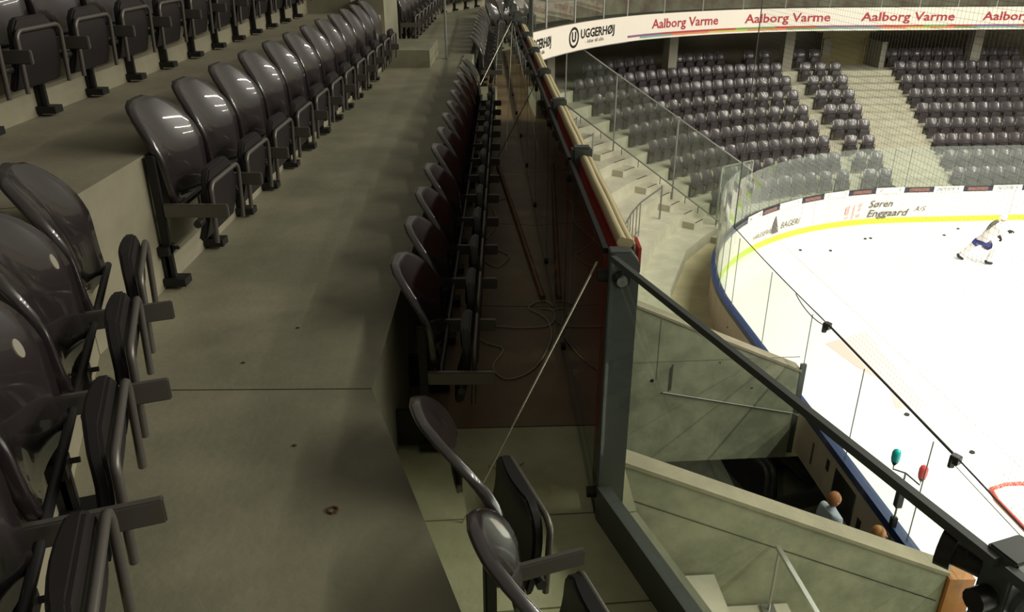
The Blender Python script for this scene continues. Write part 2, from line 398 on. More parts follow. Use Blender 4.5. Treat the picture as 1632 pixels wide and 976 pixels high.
# ================================================================== THE LOWER BOWL (far stand and corner)
TR, RI, O0, Z0 = .91, .415, 1.15, .58
tan_pts = [rc(.1, s, 0) for s in st if s > phi(90) - 12.2] ; tan_out = [rc(1.6, s, 0) for s in st if s > phi(90) - 12.2][::-1]
fl = struct('floor', MB().prism([(p.x, p.y) for p in tan_pts + tan_out], -.2, .2), 'tan_floor')
ST = [phi(90) - 4.35, phi(84), phi(76), phi(58), phi(48), phi(39.5), phi(30.5), phi(21.5), phi(12.5), phi(3.9), 0.55, 6.0, 12.0, 18.0]
stand = struct('floor', seg(MB(), O0 + .4, O0 + 9 * TR, ST[0], ST[1], -.2, .1), 'pale_concrete')
def corners(off, s): return rc(off, s, 0)
NT = 9
for k in range(NT):
    z1 = Z0 + RI * k
    for i in range(len(ST) - 1):
        o0, o1 = O0 + TR * k, O0 + TR * (k + 1) + (.05 if k < NT - 1 else 3.6)
        a, b = ST[i] + .002, ST[i + 1] - .002
        m_ = 'pale_concrete'
        MB_ = seg(MB(), o0, o1, a, b, z1 - RI - .08 if k else .15, z1)
        MB_.build('terrace_step', m_, stand)
# half steps of the two stairs, with dark nosings
def step_block(o0, o1, s0, s1, z0, z1, par):
    ob = seg(MB(), o0, o1, s0, s1, z0, z1).build('step_block', 'pale_concrete', par)
    return ob
for k in range(NT - 1):
    z = Z0 + RI * k; o1 = O0 + TR * (k + 1)
    step_block(o1 - .42, o1, phi(47.8), phi(44.6), z, z + RI / 2, stand)
    seg(MB(), o1 - .42, o1 - .385, phi(47.3), phi(44.6), z + RI / 2, z + RI / 2 + .006).build('nosing', 'rubber', stand)
    seg(MB(), o1 + .0, o1 + .035, phi(47.3), phi(44.6), z + RI, z + RI + .006).build('nosing', 'rubber', stand)
    step_block(o1 - .45, o1, .65 + .07 * k, 2.8 + .07 * k, z, z + RI / 2, stand)
MB().prism([tuple(rc(o, s, 0)[:2]) for o, s in [(.1, phi(46.5)), (1.15, phi(46.5)), (1.15, phi(42)), (.1, phi(42))]], .2, .4).build('step_block', 'pale_concrete', stand)

# back wall, balcony slab, columns behind the far stand
struct('wall_back', seg(seg(seg(seg(seg(MB(), 11.6, 11.8, phi(75), phi(55), 2, 6.4), 11.6, 11.8, phi(55), phi(38), 2, 6.4), 11.6, 11.8, phi(38), phi(20), 2, 6.4), 11.6, 11.8, phi(20), 0, 2, 6.4), 11.6, 11.8, 0, 18, 2, 6.4), 'back_wall')
def bofs(s):
    d = math.degrees(-s / R0); t = min(max((d - 33) / 24, 0), 1); return 6.95 - .62 * t
BS = [phi(64), phi(60), phi(56), phi(52), phi(48), phi(44), phi(40), phi(36), phi(32), phi(28), phi(24), phi(20), phi(16), phi(12), phi(8), phi(4), 0, 3, 6, 9, 12, 15, 18]
mb = MB()
def bseg(mb, d0, d1, s0, s1, z0, z1):
    a, b, c, d = rc(bofs(s0) + d0, s0, 0), rc(bofs(s1) + d0, s1, 0), rc(bofs(s1) + d1, s1, 0), rc(bofs(s0) + d1, s0, 0)
    return mb.prism([(a.x, a.y), (b.x, b.y), (c.x, c.y), (d.x, d.y)], z0, z1)
for i in range(len(BS) - 1): bseg(mb, .06, 4.9, BS[i], BS[i + 1], 6.12, 6.5)
balc = struct('ceiling', mb, 'balcony_dark')
def column(name, off, s, w, z0, z1):
    c = rc(off, s, 0); n = rnormal(s); t = Vector((-n.y, n.x, 0))
    q = [c + n * w / 2 + t * w / 2, c - n * w / 2 + t * w / 2, c - n * w / 2 - t * w / 2, c + n * w / 2 - t * w / 2]
    return struct(name, MB().prism([(p.x, p.y) for p in q], z0, z1), 'column')
for i, (d, off) in enumerate([(21.8, 8.85), (4.1, 8.85), (43.8, 8.5)]): column('trim_%d' % (i + 1), off, phi(d), .42, 2.5, 6.3)
column('trim_4', 8.85, 22.44 - CA, .42, 2.5, 6.3)
# entrance at the head of the wide stairs
ent = struct('wall_entrance', seg(MB(), 10.3, 10.45, .9, 3.0, 3.9, 5.6), 'olive_wall')
seg(MB(), 10.22, 10.3, .55, 3.3, 5.28, 5.36).build('lintel_strip', 'column', ent)
seg(MB(), 10.24, 10.3, .95, 1.3, 4.2, 5.0).build('notice_board', 'column', ent)
seg(MB(), 9.0, 10.3, 3.0, 3.22, 3.9, 5.0).build('side_wall', 'column', ent)
seg(MB(), 10.2, 10.28, 2.2, 2.5, 5.75, 5.95).build('exit_sign', 'white_print', ent)

# the far banner
def banner(label, s0, s1):
    return empty('advertising_banner', rc(bofs((s0 + s1) / 2), (s0 + s1) / 2, 5.7), label=label, cat='banner')
def bfn(sc, zc, d=-.035):
    return lambda x, y: rc(bofs(sc + x) + d, sc + x, zc + y)
# widths along the banner are given along the rink curve, stretched by (R0+off)/R0 on the arc
def fill(s0, s1, d0, d1, z0, z1, m, nm_, par, step=2.0):
    mb = MB(); n = max(1, int(round(abs(s1 - s0) / .55)))
    for i in range(n): bseg(mb, d0, d1, s0 + (s1 - s0) * i / n, s0 + (s1 - s0) * (i + 1) / n, z0, z1)
    return mb.build(nm_, m, par)
sBD = phi(35.4)
b1 = banner('white banner with black ringed U logo and UGGERHØJ lettering on the balcony edge', phi(64), sBD)
fill(phi(64), sBD, -.02, .05, 5.7, 6.56, 'banner_white', 'cloth', b1)
fill(phi(64), sBD, -.03, .05, 5.68, 5.705, 'aluminium', 'bottom_rail', b1)
K = R0 / (R0 + 6.5)
for (cdeg, t0, t1) in [(47.6, 45.9, 38.3), (61.4, 59.6, 53.6)]:
    sc = phi(cdeg); f = bfn(sc, 6.13)
    mb = MB(); n = 28
    for rr0, rr1 in [(.25, .33)]:
        for i in range(n):
            a0, a1 = 2 * math.pi * i / n, 2 * math.pi * (i + 1) / n
            mb.add([f(K * rr0 * math.cos(a0), rr0 * math.sin(a0)), f(K * rr1 * math.cos(a0), rr1 * math.sin(a0)), f(K * rr1 * math.cos(a1), rr1 * math.sin(a1)), f(K * rr0 * math.cos(a1), rr0 * math.sin(a1))], [(0, 1, 2, 3)])
    mb.build('ring_logo', 'black_print', b1)
    put_text('lettering', 'U', .42, f, 'black_print', b1, sx=K, bold=.02)
    put_text('lettering', 'UGGERHØJ', .4, bfn((phi(t0) + phi(t1)) / 2, 6.18), 'black_print', b1, bold=.011, width=abs(phi(t0) - phi(t1)))
    put_text('lettering', '- biler til alle', .17, bfn(phi(t0) + .42 * abs(phi(t0) - phi(t1)), 5.93), 'black_print', b1, width=.55 * abs(phi(t0) - phi(t1)))
b2 = banner('long white banner repeating Aalborg Varme in red above a striped hem', sBD, 12)
fill(sBD, 14, -.02, .05, 5.7, 6.56, 'banner_white', 'cloth', b2)
for (s0, s1) in [(phi(30.8), phi(19.3)), (phi(14.9), phi(1.6)), (16.22 - CA, 20.09 - CA), (21.26 - CA, 25.1 - CA)]:
    put_text('lettering', 'Aalborg Varme', .46, bfn((s0 + s1) / 2, 6.2), 'red_print', b2, bold=.008, width=s1 - s0)
pal = ['stripe_purple', 'stripe_red', 'stripe_red', 'stripe_green', 'stripe_red', 'stripe_purple']
pal2 = ['stripe_teal', 'stripe_orange', 'stripe_yellow', 'stripe_orange', 'stripe_green', 'stripe_teal']
s = sBD; i = 0
while s < 13:
    fill(s, s + 1.0, -.032, -.02, 5.83, 5.9, pal[i % 6], 'hem_stripe', b2); fill(s + .3, s + 1.3, -.031, -.0205, 5.765, 5.83, pal2[i % 6], 'hem_stripe', b2)
    s += 1.0; i += 1
# glass parapet and upper rows above the banner
par = empty('glass_parapet', rc(bofs(phi(20)) + .1, phi(20), 6.5), label='glass parapet with thin steel posts above the far banner', cat='parapet')
PS = [phi(58.5), phi(54), phi(46.7), phi(40.2), phi(35.2), phi(28.4), phi(21.8), phi(15.2), phi(8.5), phi(1.8), 1.6, 3.2, 4.8, 6.4, 8.0, 9.6]
for i, s in enumerate(PS):
    p = rc(bofs(s) + .1, s, 0); MB().tube([(p.x, p.y, 6.5), (p.x, p.y, 7.75)], .03, 8).build('post', 'aluminium', par)
    if i: bseg(MB(), .1, .112, PS[i - 1] + .04, s - .04, 6.56, 7.7).build('glass_pane', 'glass', par)
mb = MB()
for i in range(3, len(BS) - 1): bseg(mb, 1.3, 2.3, BS[i], BS[i + 1], 6.5, 7.1); bseg(mb, 2.3, 3.3, BS[i], BS[i + 1], 6.5, 7.7); bseg(mb, 3.3, 3.5, BS[i], BS[i + 1], 6.5, 10.5)
struct('wall_upper', mb, 'upper_wall')

# ================================================================== SEATS
def smooth_poly_shell(nu=12, nv=14, far=False):
    """glossy one piece back rest: facing +x, along y, rolled rim"""
    z0, z1 = .34, .79
    def prof(v): return .05 - .035 * v + .012 * (1 - min(v / .3, 1)) ** 2 - .085 * (max(0, v - .48) / .52) ** 1.5
    def hw(v):
        h = .185 + .04 * min(1, v / .5) ** .7
        c0, cw = (.8, .085) if far else (.62, .165)
        if v > c0: h = .225 - cw * (1 - math.sqrt(max(0.0, 1 - ((v - c0) / (1 - c0)) ** 2)))
        return max(h, .02)
    vs, fs = [], []
    for j in range(nv + 1):
        v = j / nv; v = 1 - (1 - v) ** 1.3 if v > 0 else 0
        for i in range(nu + 1):
            u = -1 + 2 * i / nu; y = u * hw(v); x = prof(v) + .055 * (y / .215) ** 2 * (1 - .3 * v) + .012 * math.cos(u * math.pi / 2) * math.exp(-((v - .3) / .2) ** 2)
            vs.append((x, y, z0 + (z1 - z0) * v))
    for j in range(nv):
        for i in range(nu):
            a = j * (nu + 1) + i; fs.append((a, a + 1, a + nu + 2, a + nu + 1))
    # rolled rim: outline pushed back
    ring = [j * (nu + 1) for j in range(nv + 1)] + [nv * (nu + 1) + i for i in range(1, nu + 1)] + [j * (nu + 1) + nu for j in range(nv - 1, -1, -1)]
    base = len(vs); c = Vector((0, 0, .56))
    for lay, (dx, sc) in enumerate([(-.008, 1.03), (-.03, 1.045), (-.04, 1.03)]):
        for r_ in ring:
            p = Vector(vs[r_]); q = c + (p - c) * sc; vs.append((p.x + dx, q.y, q.z if p.z > z0 + .01 else p.z))
    m = len(ring)
    for lay in range(3):
        for i in range(m - 1):
            if lay == 0: a, b = ring[i], ring[i + 1]
            else: a, b = base + (lay - 1) * m + i, base + (lay - 1) * m + i + 1
            c_, d_ = base + lay * m + i + 1, base + lay * m + i
            fs.append((a, b, c_, d_))
    me = bpy.data.meshes.new('backrest'); me.from_pydata(vs, [], fs)
    bm = bmesh.new(); bm.from_mesh(me); bmesh.ops.recalc_face_normals(bm, faces=bm.faces)
    bmesh.ops.solidify(bm, geom=bm.faces[:], thickness=.006)
    for f_ in bm.faces: f_.smooth = True
    bm.to_mesh(me); bm.free(); me.materials.append(M['seat_far_hazed' if far else 'seat_plastic'])
    return me
me_back = smooth_poly_shell()
me_back_far = smooth_poly_shell(6, 8, True)
for v_ in me_back_far.vertices: v_.co.y *= 1.05
def panel_mesh(nu, nv, zb):
    # folded-up seat: slightly dished, tapering to the top
    vs, fs = [], []
    for side in (0, 1):
        for j in range(nv + 1):
            v = j / nv
            for i in range(nu + 1):
                u = -1 + 2 * i / nu; w = .195 - .03 * v - (.05 * max(0, (v - .8) / .2) ** 2)
                x = .155 + .02 * math.sin(v * math.pi) + .035 * v + (.034 if side else 0) - (.012 * (1 - u * u) if not side else 0)
                vs.append((x, u * w, zb + (.51 - zb) * v))
    n = (nu + 1) * (nv + 1)
    for j in range(nv):
        for i in range(nu):
            a = j * (nu + 1) + i; fs.append((a, a + nu + 1, a + nu + 2, a + 1)); fs.append((n + a, n + a + 1, n + a + nu + 2, n + a + nu + 1))
    ring = [i for i in range(nu + 1)] + [j * (nu + 1) + nu for j in range(1, nv + 1)] + [nv * (nu + 1) + i for i in range(nu - 1, -1, -1)] + [j * (nu + 1) for j in range(nv - 1, 0, -1)]
    for i in range(len(ring)):
        a, b = ring[i], ring[(i + 1) % len(ring)]; fs.append((a, b, n + b, n + a))
    mb = MB().add(vs, fs); return mb
mat('pan_plastic', '#201c1d', .5, spec=.4)
me_panel = panel_mesh(6, 8, .2).mesh('seat_pan', 'pan_plastic', bevel=.008, smooth=True)
me_panel_far = panel_mesh(1, 2, .1).mesh('seat_pan', 'seat_far_hazed')
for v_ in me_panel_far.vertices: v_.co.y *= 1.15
def loop_path(x, w, zb, zt, rad=.04, n=4):
    p = [(x, -w, zb)]
    for k in range(n + 1):
        a = math.pi - (math.pi / 2) * k / n; p.append((x + .01, -w + rad + rad * math.cos(a), zt - rad + rad * math.sin(a)))
    for k in range(n + 1):
        a = math.pi / 2 - (math.pi / 2) * k / n; p.append((x + .01, w - rad + rad * math.cos(a), zt - rad + rad * math.sin(a)))
    p.append((x, w, zb)); return p
me_loop = MB().tube(loop_path(.235, .185, .19, .46), .011, 8).mesh('tube_loop', 'loop_steel', smooth=True)
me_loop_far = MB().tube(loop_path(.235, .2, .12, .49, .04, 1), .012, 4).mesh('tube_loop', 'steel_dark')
mb = MB(); mb.box((.015, -.262, .04), (.05, -.232, .60)); me_post = mb.mesh('side_post', 'steel_black', bevel=.004)
mb = MB(); mb.box((.05, -.258, .33), (.33, -.236, .39)); me_arm = mb.mesh('side_arm', 'loop_steel', bevel=.004)
mb = MB(); mb.tube([(.10, -.236, .36), (.10, .24, .36)], .013, 8); mb.tube([(.19, -.26, .30), (.19, -.20, .30)], .018, 8); me_pivot = mb.mesh('pivot_tube', 'steel_dark', smooth=True)
mb = MB(); mb.box((-.1, -.262, .03), (.035, -.232, .2)); mb.box((0, -.285, .16), (.05, -.21, .2)); mb.box((0, -.285, .015), (.1, -.21, .05)); mb.tube([(.0, -.225, .18), (.075, -.225, .18)], .008, 6); mb.tube([(.0, -.225, .04), (.085, -.225, .04)], .008, 6)
me_brk = mb.mesh('wall_bracket', 'steel_black')
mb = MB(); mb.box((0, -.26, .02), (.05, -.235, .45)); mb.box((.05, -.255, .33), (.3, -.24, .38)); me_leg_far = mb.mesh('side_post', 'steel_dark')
mb = MB(); n = 16; mb.tube([(0, 0, 0), (.003, 0, 0)], .022, 16); me_disc = mb.mesh('number_disc', 'column')
def make_seat(loc, rz, label, group, far=False, disc=False):
    e = empty('stadium_seat', loc, rz, label=label, cat='seat', group=group)
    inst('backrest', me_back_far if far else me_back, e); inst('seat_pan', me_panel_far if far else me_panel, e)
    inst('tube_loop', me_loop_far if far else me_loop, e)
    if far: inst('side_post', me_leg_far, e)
    else:
        inst('side_post', me_post, e); inst('side_arm', me_arm, e); inst('pivot_tube', me_pivot, e); inst('wall_bracket', me_brk, e)
        if disc:
            d = inst('number_disc', me_disc, e, (.086, 0, .66)); d.rotation_euler = (0, R(-18), 0); d['label'] = 'small pale number disc'
    return e
# ---- far seats
RW = ['front', 'second', 'third', 'fourth', 'fifth', 'sixth', 'seventh', 'eighth', 'top']
def seat_row(k, segs, block, ref):
    off = O0 + TR * (k + 1) - .02; z = Z0 + RI * k; n = 0
    P = []
    for (s0, s1) in segs:
        pitch = .5
        p0, p1 = rc(off, s0, z), rc(off, s1, z); L = (p1 - p0).length; m = max(1, int((L + .02) / .505)); d = (p1 - p0).normalized(); pitch = L / m
        nr = Vector((d.y, -d.x, 0))
        for i in range(m):
            P.append((p0 + d * (L / 2 + (i - (m - 1) / 2) * pitch), math.atan2(nr.y, nr.x)))
    for i, (p, rz) in enumerate(P):
        make_seat(p, rz, 'grey-black seat, %s from left in %s row %s' % (ORD[i], RW[k], ref), 'seats ' + ref, far=True)
for k in range(NT):
    top = k == NT - 1
    A = [(phi(39.2), phi(30.5)), (phi(30.5), phi(21.5)), (phi(21.5), phi(12.5)), (phi(12.5), phi(5.2))]
    if top: A = [(phi(35), phi(23.2)), (phi(20.4), phi(12.5)), (phi(10), phi(5.4))]
    seat_row(k, A, 'A', 'beside the tall glass screen')
    seat_row(k, [(phi(2.9), .6 + .07 * k)] if not top else [(phi(2.6), .5)], 'B', 'left of the wide stairs')
    ns = 6.9 + .32 * k
    seat_row(k, [(2.85 + .07 * k, ns)], 'C', 'right of the wide stairs')

# tall glass screen beside the corner stairs
scr = empty('glass_screen', rc(1.0, phi(44.3), .58), label='tall sloping glass screen with steel posts beside the corner stairs', cat='glass screen')
def scp(off, h): return rc(off, phi(44.3), Z0 + .456 * (off - O0) + h)
MB().tube([scp(.2, 2.5), scp(7.6, 2.5)], .022, 8).build('top_rail', 'aluminium', scr)
MB().tube([scp(.6, .25), scp(7.6, .25)], .022, 8).build('bottom_rail', 'galvanised', scr)
so = [.35, 2.9, 5.35, 7.5]
for i, o_ in enumerate(so):
    p, q = scp(o_, -.2 if i else -.3), scp(o_, 2.5); MB().tube([(q.x, q.y, p.z), q], .028, 8).build('post', 'galvanised', scr)
    if i:
        n = rnormal(phi(44.3)); t = Vector((-n.y, n.x, 0)) * .006
        a, b, c, d = scp(so[i - 1] + .04, .28), scp(o_ - .04, .28), scp(o_ - .04, 2.47), scp(so[i - 1] + .04, 2.47)
        MB().hexa([a - t, b - t, c - t, d - t], [a + t, b + t, c + t, d + t]).build('glass_pane', 'screen_glass', scr)
for o_ in [1.2, 1.9, 2.4, 3.4, 4.3, 5.0, 5.9, 6.8]:
    p = scp(o_, .25); MB().tube([p, (p.x, p.y, p.z - .25)], .012, 6).build('foot', 'steel_dark', scr)
# framed glass gate next to the boards
gt = empty('glass_gate', rc(.9, phi(41), .2), label='aluminium framed glass gate between the boards and the lowest seats', cat='gate')
g0, g1 = rc(1.35, phi(42.8), 0), rc(1.15, phi(34.6), 0)
mb = MB()
for p in (g0, g1): mb.tube([(p.x, p.y, .2), (p.x, p.y, 2.5)], .03, 8)
mb.tube([(g0.x, g0.y, 2.5), (g1.x, g1.y, 2.5)], .03, 8); mb.tube([(g0.x, g0.y, .35), (g1.x, g1.y, .35)], .02, 8); mb.build('gate_frame', 'aluminium', gt)
d_ = (g1 - g0).normalized(); t = Vector((-d_.y, d_.x, 0)) * .006
MB().hexa([Vector((p.x, p.y, z)) - t for p, z in ((g0, .4), (g1, .4), (g1, 2.45), (g0, 2.45))], [Vector((p.x, p.y, z)) + t for p, z in ((g0, .4), (g1, .4), (g1, 2.45), (g0, 2.45))]).build('glass_pane', 'screen_glass', gt)

# steel guard rails on the empty terrace
def rail(label, off, degs, h, dense0, dense1, zt):
    P = [rc(off, phi(d), zt) for d in degs]
    e = empty('guard_rail', P[0], label=label, cat='railing')
    MB().tube([p + Vector((0, 0, h)) for p in P], .024, 8).build('top_rail', 'galvanised', e)
    MB().tube([P[0], P[0] + Vector((0, 0, h + .05))], .03, 8).build('end_post', 'galvanised', e)
    MB().tube([rc(off, phi(d), zt + .18) for d in degs if dense0 <= d <= dense1] or [P[0], P[1]], .018, 8).build('lower_rail', 'galvanised', e)
    d = dense0
    while d <= dense1 + .01:
        # stay on the chords of the rail polyline
        for j in range(len(degs) - 1):
            if degs[j] <= d <= degs[j + 1]:
                p = P[j].lerp(P[j + 1], (d - degs[j]) / (degs[j + 1] - degs[j]))
        MB().tube([p, p + Vector((0, 0, h))], .018, 6).build('baluster', 'galvanised', e); d += 2.0
rail('galvanised steel guard rail with balusters bending round the empty corner terrace', 2.5, [51.9, 61, 66, 71, 76, 82], 1.05, 61, 82, Z0 + RI)
rail('short steel guard rail high on the terrace beside the corner stairs', 5.15, [50.8, 56, 61], 1.05, 57, 61, Z0 + RI * 4)
rail('topmost short steel rail beside the head of the corner stairs', 5.98, [49.6, 54, 58], 1.0, 57, 58, Z0 + RI * 5)

# ================================================================== PLAYERS' ENTRANCE WALLS
def side_wall(name, b0, b1, a0, a1, ztop, m, bump=None):
    # rake-topped wall; top falls towards the ice
    mb = MB(); q = [W(a0, b0), W(a1, b0), W(a1, b1), W(a0, b1)]
    return struct(name, mb.prism([(p.x, p.y) for p in q], -.2, [ztop(a0), ztop(a1), ztop(a1), ztop(a0)]), m)
zt = lambda a: 2.05 + .45 * (6.05 - a)
w1 = side_wall('wall_far_entrance', 12.1, 12.35, -.6, 6.05, zt, 'wall_concrete')
w2 = side_wall('wall_near_entrance', 6.95, 7.2, -.6, 5.75, zt, 'wall_concrete')
def cap(w, b0, b1, a0, a1):
    mb = MB(); q = [W(a0, b0), W(a1, b0), W(a1, b1), W(a0, b1)]
    mb.prism([(p.x, p.y) for p in q], [zt(a0) + .001, zt(a1) + .001, zt(a1) + .001, zt(a0) + .001], [zt(a0) + .05, zt(a1) + .05, zt(a1) + .05, zt(a0) + .05]).build('wall_coping', 'riser_concrete', w)
cap(w1, 12.08, 12.37, -.6, 6.07); cap(w2, 6.93, 7.22, -.6, 5.77)
# steel corner strip, pipe and stains on the far entrance wall
p = W(6.1, 12.12); MB().box((p.x - .05, p.y - .03, .3), (p.x + .05, p.y + .03, 2.2)).build('corner_strip', 'post_steel', w1)
MB().tube([W(3.55, 12.07, 1.75), W(6.02, 12.07, 1.2), W(6.1, 12.0, 1.19), W(6.1, 12.0, .85)], .014, 6).build('conduit_pipe', 'galvanised', w1)
for a, z in [(2.95, 3.0), (3.35, 1.98), (4.55, 2.3), (2.8, 2.35), (5.2, 1.75), (4.6, 3.0), (2.9, 2.0)]:
    MB().tube([W(a, 12.1, z), W(a, 12.094, z)], .035 if a < 3.4 else .015, 8).build('tie_hole', 'black_floor', w1)
MB().prism([tuple(W(a, b)[:2]) for a, b in [(-.6, 12.094), (6.0, 12.094), (6.0, 12.1), (-.6, 12.1)]], 2.36, 2.372).build('form_joint', 'plinth_grey', w1)
MB().prism([tuple(W(a, b)[:2]) for a, b in [(3.42, 12.094), (3.43, 12.094), (3.43, 12.1), (3.42, 12.1)]], 2.0, 3.2).build('form_joint', 'plinth_grey', w1)
MB().prism([tuple(W(a, b)[:2]) for a, b in [(3.66, 12.092), (3.71, 12.092), (3.70, 12.1), (3.67, 12.1)]], [1.75, 1.78, 1.78, 1.75], [2.22, 2.3, 2.3, 2.2]).build('rust_stain', 'balcony_dark', w1)
mb = MB(); mb.box(W(5.77, 6.9, 1.2) , W(6.1, 7.22, 2.16)); mb.build('wooden_end_post', 'orange_wood', w2)
mb = MB(); mb.add([W(-.6, 6.945, zt(-.6) - .42), W(5.7, 6.945, zt(5.7) - .42), W(5.7, 6.945, zt(5.7) - .435), W(-.6, 6.945, zt(-.6) - .435)], [(0, 1, 2, 3)]); mb.build('form_joint', 'black_floor', w2)
q = [W(-.6, 7.2), W(6.3, 7.2), W(6.3, 12.1), W(-.6, 12.1)]
struct('floor', MB().prism([(p.x, p.y) for p in q], -.1, .2), 'black_floor')
# terrace below our balcony, near the near wall
near = struct('floor', MB().prism([tuple(W(a, b)[:2]) for a, b in [(5.0, 1.5), (6.2, 1.5), (6.2, 6.93), (5.0, 6.93)]], -.1, .9), 'pale_concrete')
for a0, a1, z in [(3.75, 5.0, 1.45), (2.8, 3.75, 1.9), (1.9, 2.8, 2.35), (1.0, 1.9, 2.8), (0, 1.0, 3.25)]:
    MB().prism([tuple(W(a, b)[:2]) for a, b in [(a0, 1.5), (a1 + .05, 1.5), (a1 + .05, 6.92), (a0, 6.92)]], z - .6, z).build('terrace_step', 'pale_concrete', near)
MB().prism([tuple(W(a, b)[:2]) for a, b in [(2.45, 5.9), (2.85, 5.9), (2.85, 6.92), (2.45, 6.92)]], 2.3, 2.42).build('step_block', 'pale_concrete', near)
hr = empty('hand_rail', (3.0, 7.0, 1.9), label='pale flat hand rail on a thin post below the near glass panel', cat='railing')
MB().bar((3.05, 7.12, 2.82), (3.25, 5.3, 2.82), .05, .05).build('rail', 'aluminium', hr)
MB().tube([(3.05, 7.05, 1.9), (3.05, 7.05, 2.8)], .018, 8).build('post', 'galvanised', hr)
MB().box((2.97, 6.97, 1.9), (3.13, 7.13, 1.93)).build('base_plate', 'galvanised', hr)

# ================================================================== OUR OWN STAND (upper tier)
ZL, ZW, ZU, ZV = 7.15, 7.75, 8.35, 8.95
nd = Vector((-.345, .939, 0)).normalized()         # along the near section, away from the camera
EDGE = [Vector((-.494, 2.415, 0)) - nd * 5.0, Vector((-.494, 2.415, 0)), Vector((-.60, 16.6, 0)), Vector((.28, 18.5, 0))]
WL = [Vector((-1.62, 2.40, 0)) - nd * 5.0, Vector((-1.62, 2.40, 0)), Vector((-1.62, 16.9, 0)), Vector((-.75, 18.9, 0))]
LEFT = [Vector((-1.565, 2.66, 0)) - nd * 5.26, Vector((-1.565, 2.66, 0)), Vector((-1.50, 16.9, 0)), Vector((-.6, 18.9, 0))]
UP2 = [Vector((-2.44, 2.38, 0)) - nd * 5.0, Vector((-2.44, 2.38, 0)), Vector((-2.40, 17.2, 0)), Vector((-1.5, 19.3, 0))]
UP3 = [p + Vector((-1.0, 0, 0)) for p in UP2]
GLASS = [Vector((.88, .97, 0)), Vector((.335, 2.48, 0)), Vector((-.15, 16.0, 0)), Vector((.42, 17.3, 0))]
G_NEAR = [Vector((1.93, -2.04, 0)), GLASS[1], GLASS[2], GLASS[3]]
def outer_line(P, d):
    out = []
    for i, p in enumerate(P):
        n = Vector()
        for j in (i - 1, i):
            if 0 <= j < len(P) - 1:
                t = (P[j + 1] - P[j]).normalized(); n += Vector((t.y, -t.x, 0))
        out.append(p + n.normalized() * d)
    return out
GOUT = outer_line(G_NEAR, .16)
def slab(par, A, B, i, z0, z1, m, nm_, t0=0, t1=1, gap=.004):
    L = (A[i + 1] - A[i]).length; g = gap / L
    a0, a1 = A[i].lerp(A[i + 1], t0 + g), A[i].lerp(A[i + 1], t1 - g); b0, b1 = B[i].lerp(B[i + 1], t0 + g), B[i].lerp(B[i + 1], t1 - g)
    return MB().prism([(p.x, p.y) for p in (a0, a1, b1, b0)], z0, z1).build(nm_, m, par)
own = struct('floor', MB().prism([(p.x, p.y) for p in (EDGE[1], EDGE[2], LEFT[2], LEFT[1])], 6.6, 6.7), 'walk_concrete')
for i in range(3):
    slab(own, EDGE, WL, i, 6.9, ZW, 'walk_concrete', 'walkway_slab')
    slab(own, LEFT, UP2, i, 7.6, ZU, 'riser_concrete', 'terrace_step')
    slab(own, UP2, UP3, i, 8.2, ZV, 'riser_concrete', 'terrace_step')
slab(own, G_NEAR, EDGE, 0, 6.6, ZL, 'front_concrete_lit', 'front_slab', 0, .62); slab(own, G_NEAR, EDGE, 0, 6.6, ZL, 'front_concrete_lit', 'front_slab', .62, .9)
slab(own, G_NEAR, EDGE, 0, 6.6, ZL, 'front_concrete_lit', 'front_slab', .9, 1)
slab(own, G_NEAR, EDGE, 1, 6.6, ZL, 'front_concrete_lit', 'front_slab', 0, .045)
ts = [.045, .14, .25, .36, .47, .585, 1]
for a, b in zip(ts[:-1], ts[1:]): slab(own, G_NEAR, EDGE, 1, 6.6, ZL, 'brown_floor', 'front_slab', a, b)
slab(own, G_NEAR, EDGE, 2, 6.6, ZL, 'front_concrete_lit', 'front_slab')
for i in range(3): slab(own, GOUT, G_NEAR, i, 6.55 if i < 2 else 6.9, ZL - .02, 'wall_concrete', 'slab_edge')
mb = MB()
for i in range(3): mb.prism([(p.x, p.y) for p in (UP3[i], UP3[i + 1], UP3[i + 1] + Vector((-.2, 0, 0)), UP3[i] + Vector((-.2, 0, 0)))], 8.2, 12.5)
struct('wall_stand', mb, 'balcony_dark')
# aisle steps
for (x0, x1, y0, y1, z0, z1) in [(-1.5, -.98, 9.85, 11.0, ZW, ZW + .2), (-1.78, -1.49, 9.85, 11.0, ZW + .1, ZW + .62 + .16), (-2.44, -1.9, 10.0, 11.0, ZU, ZU + .2), (-.55, -.2, 9.8, 10.9, ZL, ZL + .2), (-.62, -.5, 9.8, 10.9, ZL, ZW + .02)]:
    MB().box((x0, y0, z0), (x1, y1, z1)).build('aisle_step', 'walk_concrete', own)
ap = MB().tube([(-.84, 10.6, ZW), (-.84, 10.6, ZW + 1.05)], .015, 8); ap.tube([(-.84, 10.6, ZW), (-.84, 10.6, ZW + .01)], .05, 12); ap.ball((-.84, 10.6, ZW + 1.06), .022)
tag(ap.build('aisle_post', 'galvanised', base=(-.84, 10.6, ZW)), 'thin steel post standing on the walkway beside the concrete aisle steps', 'post')

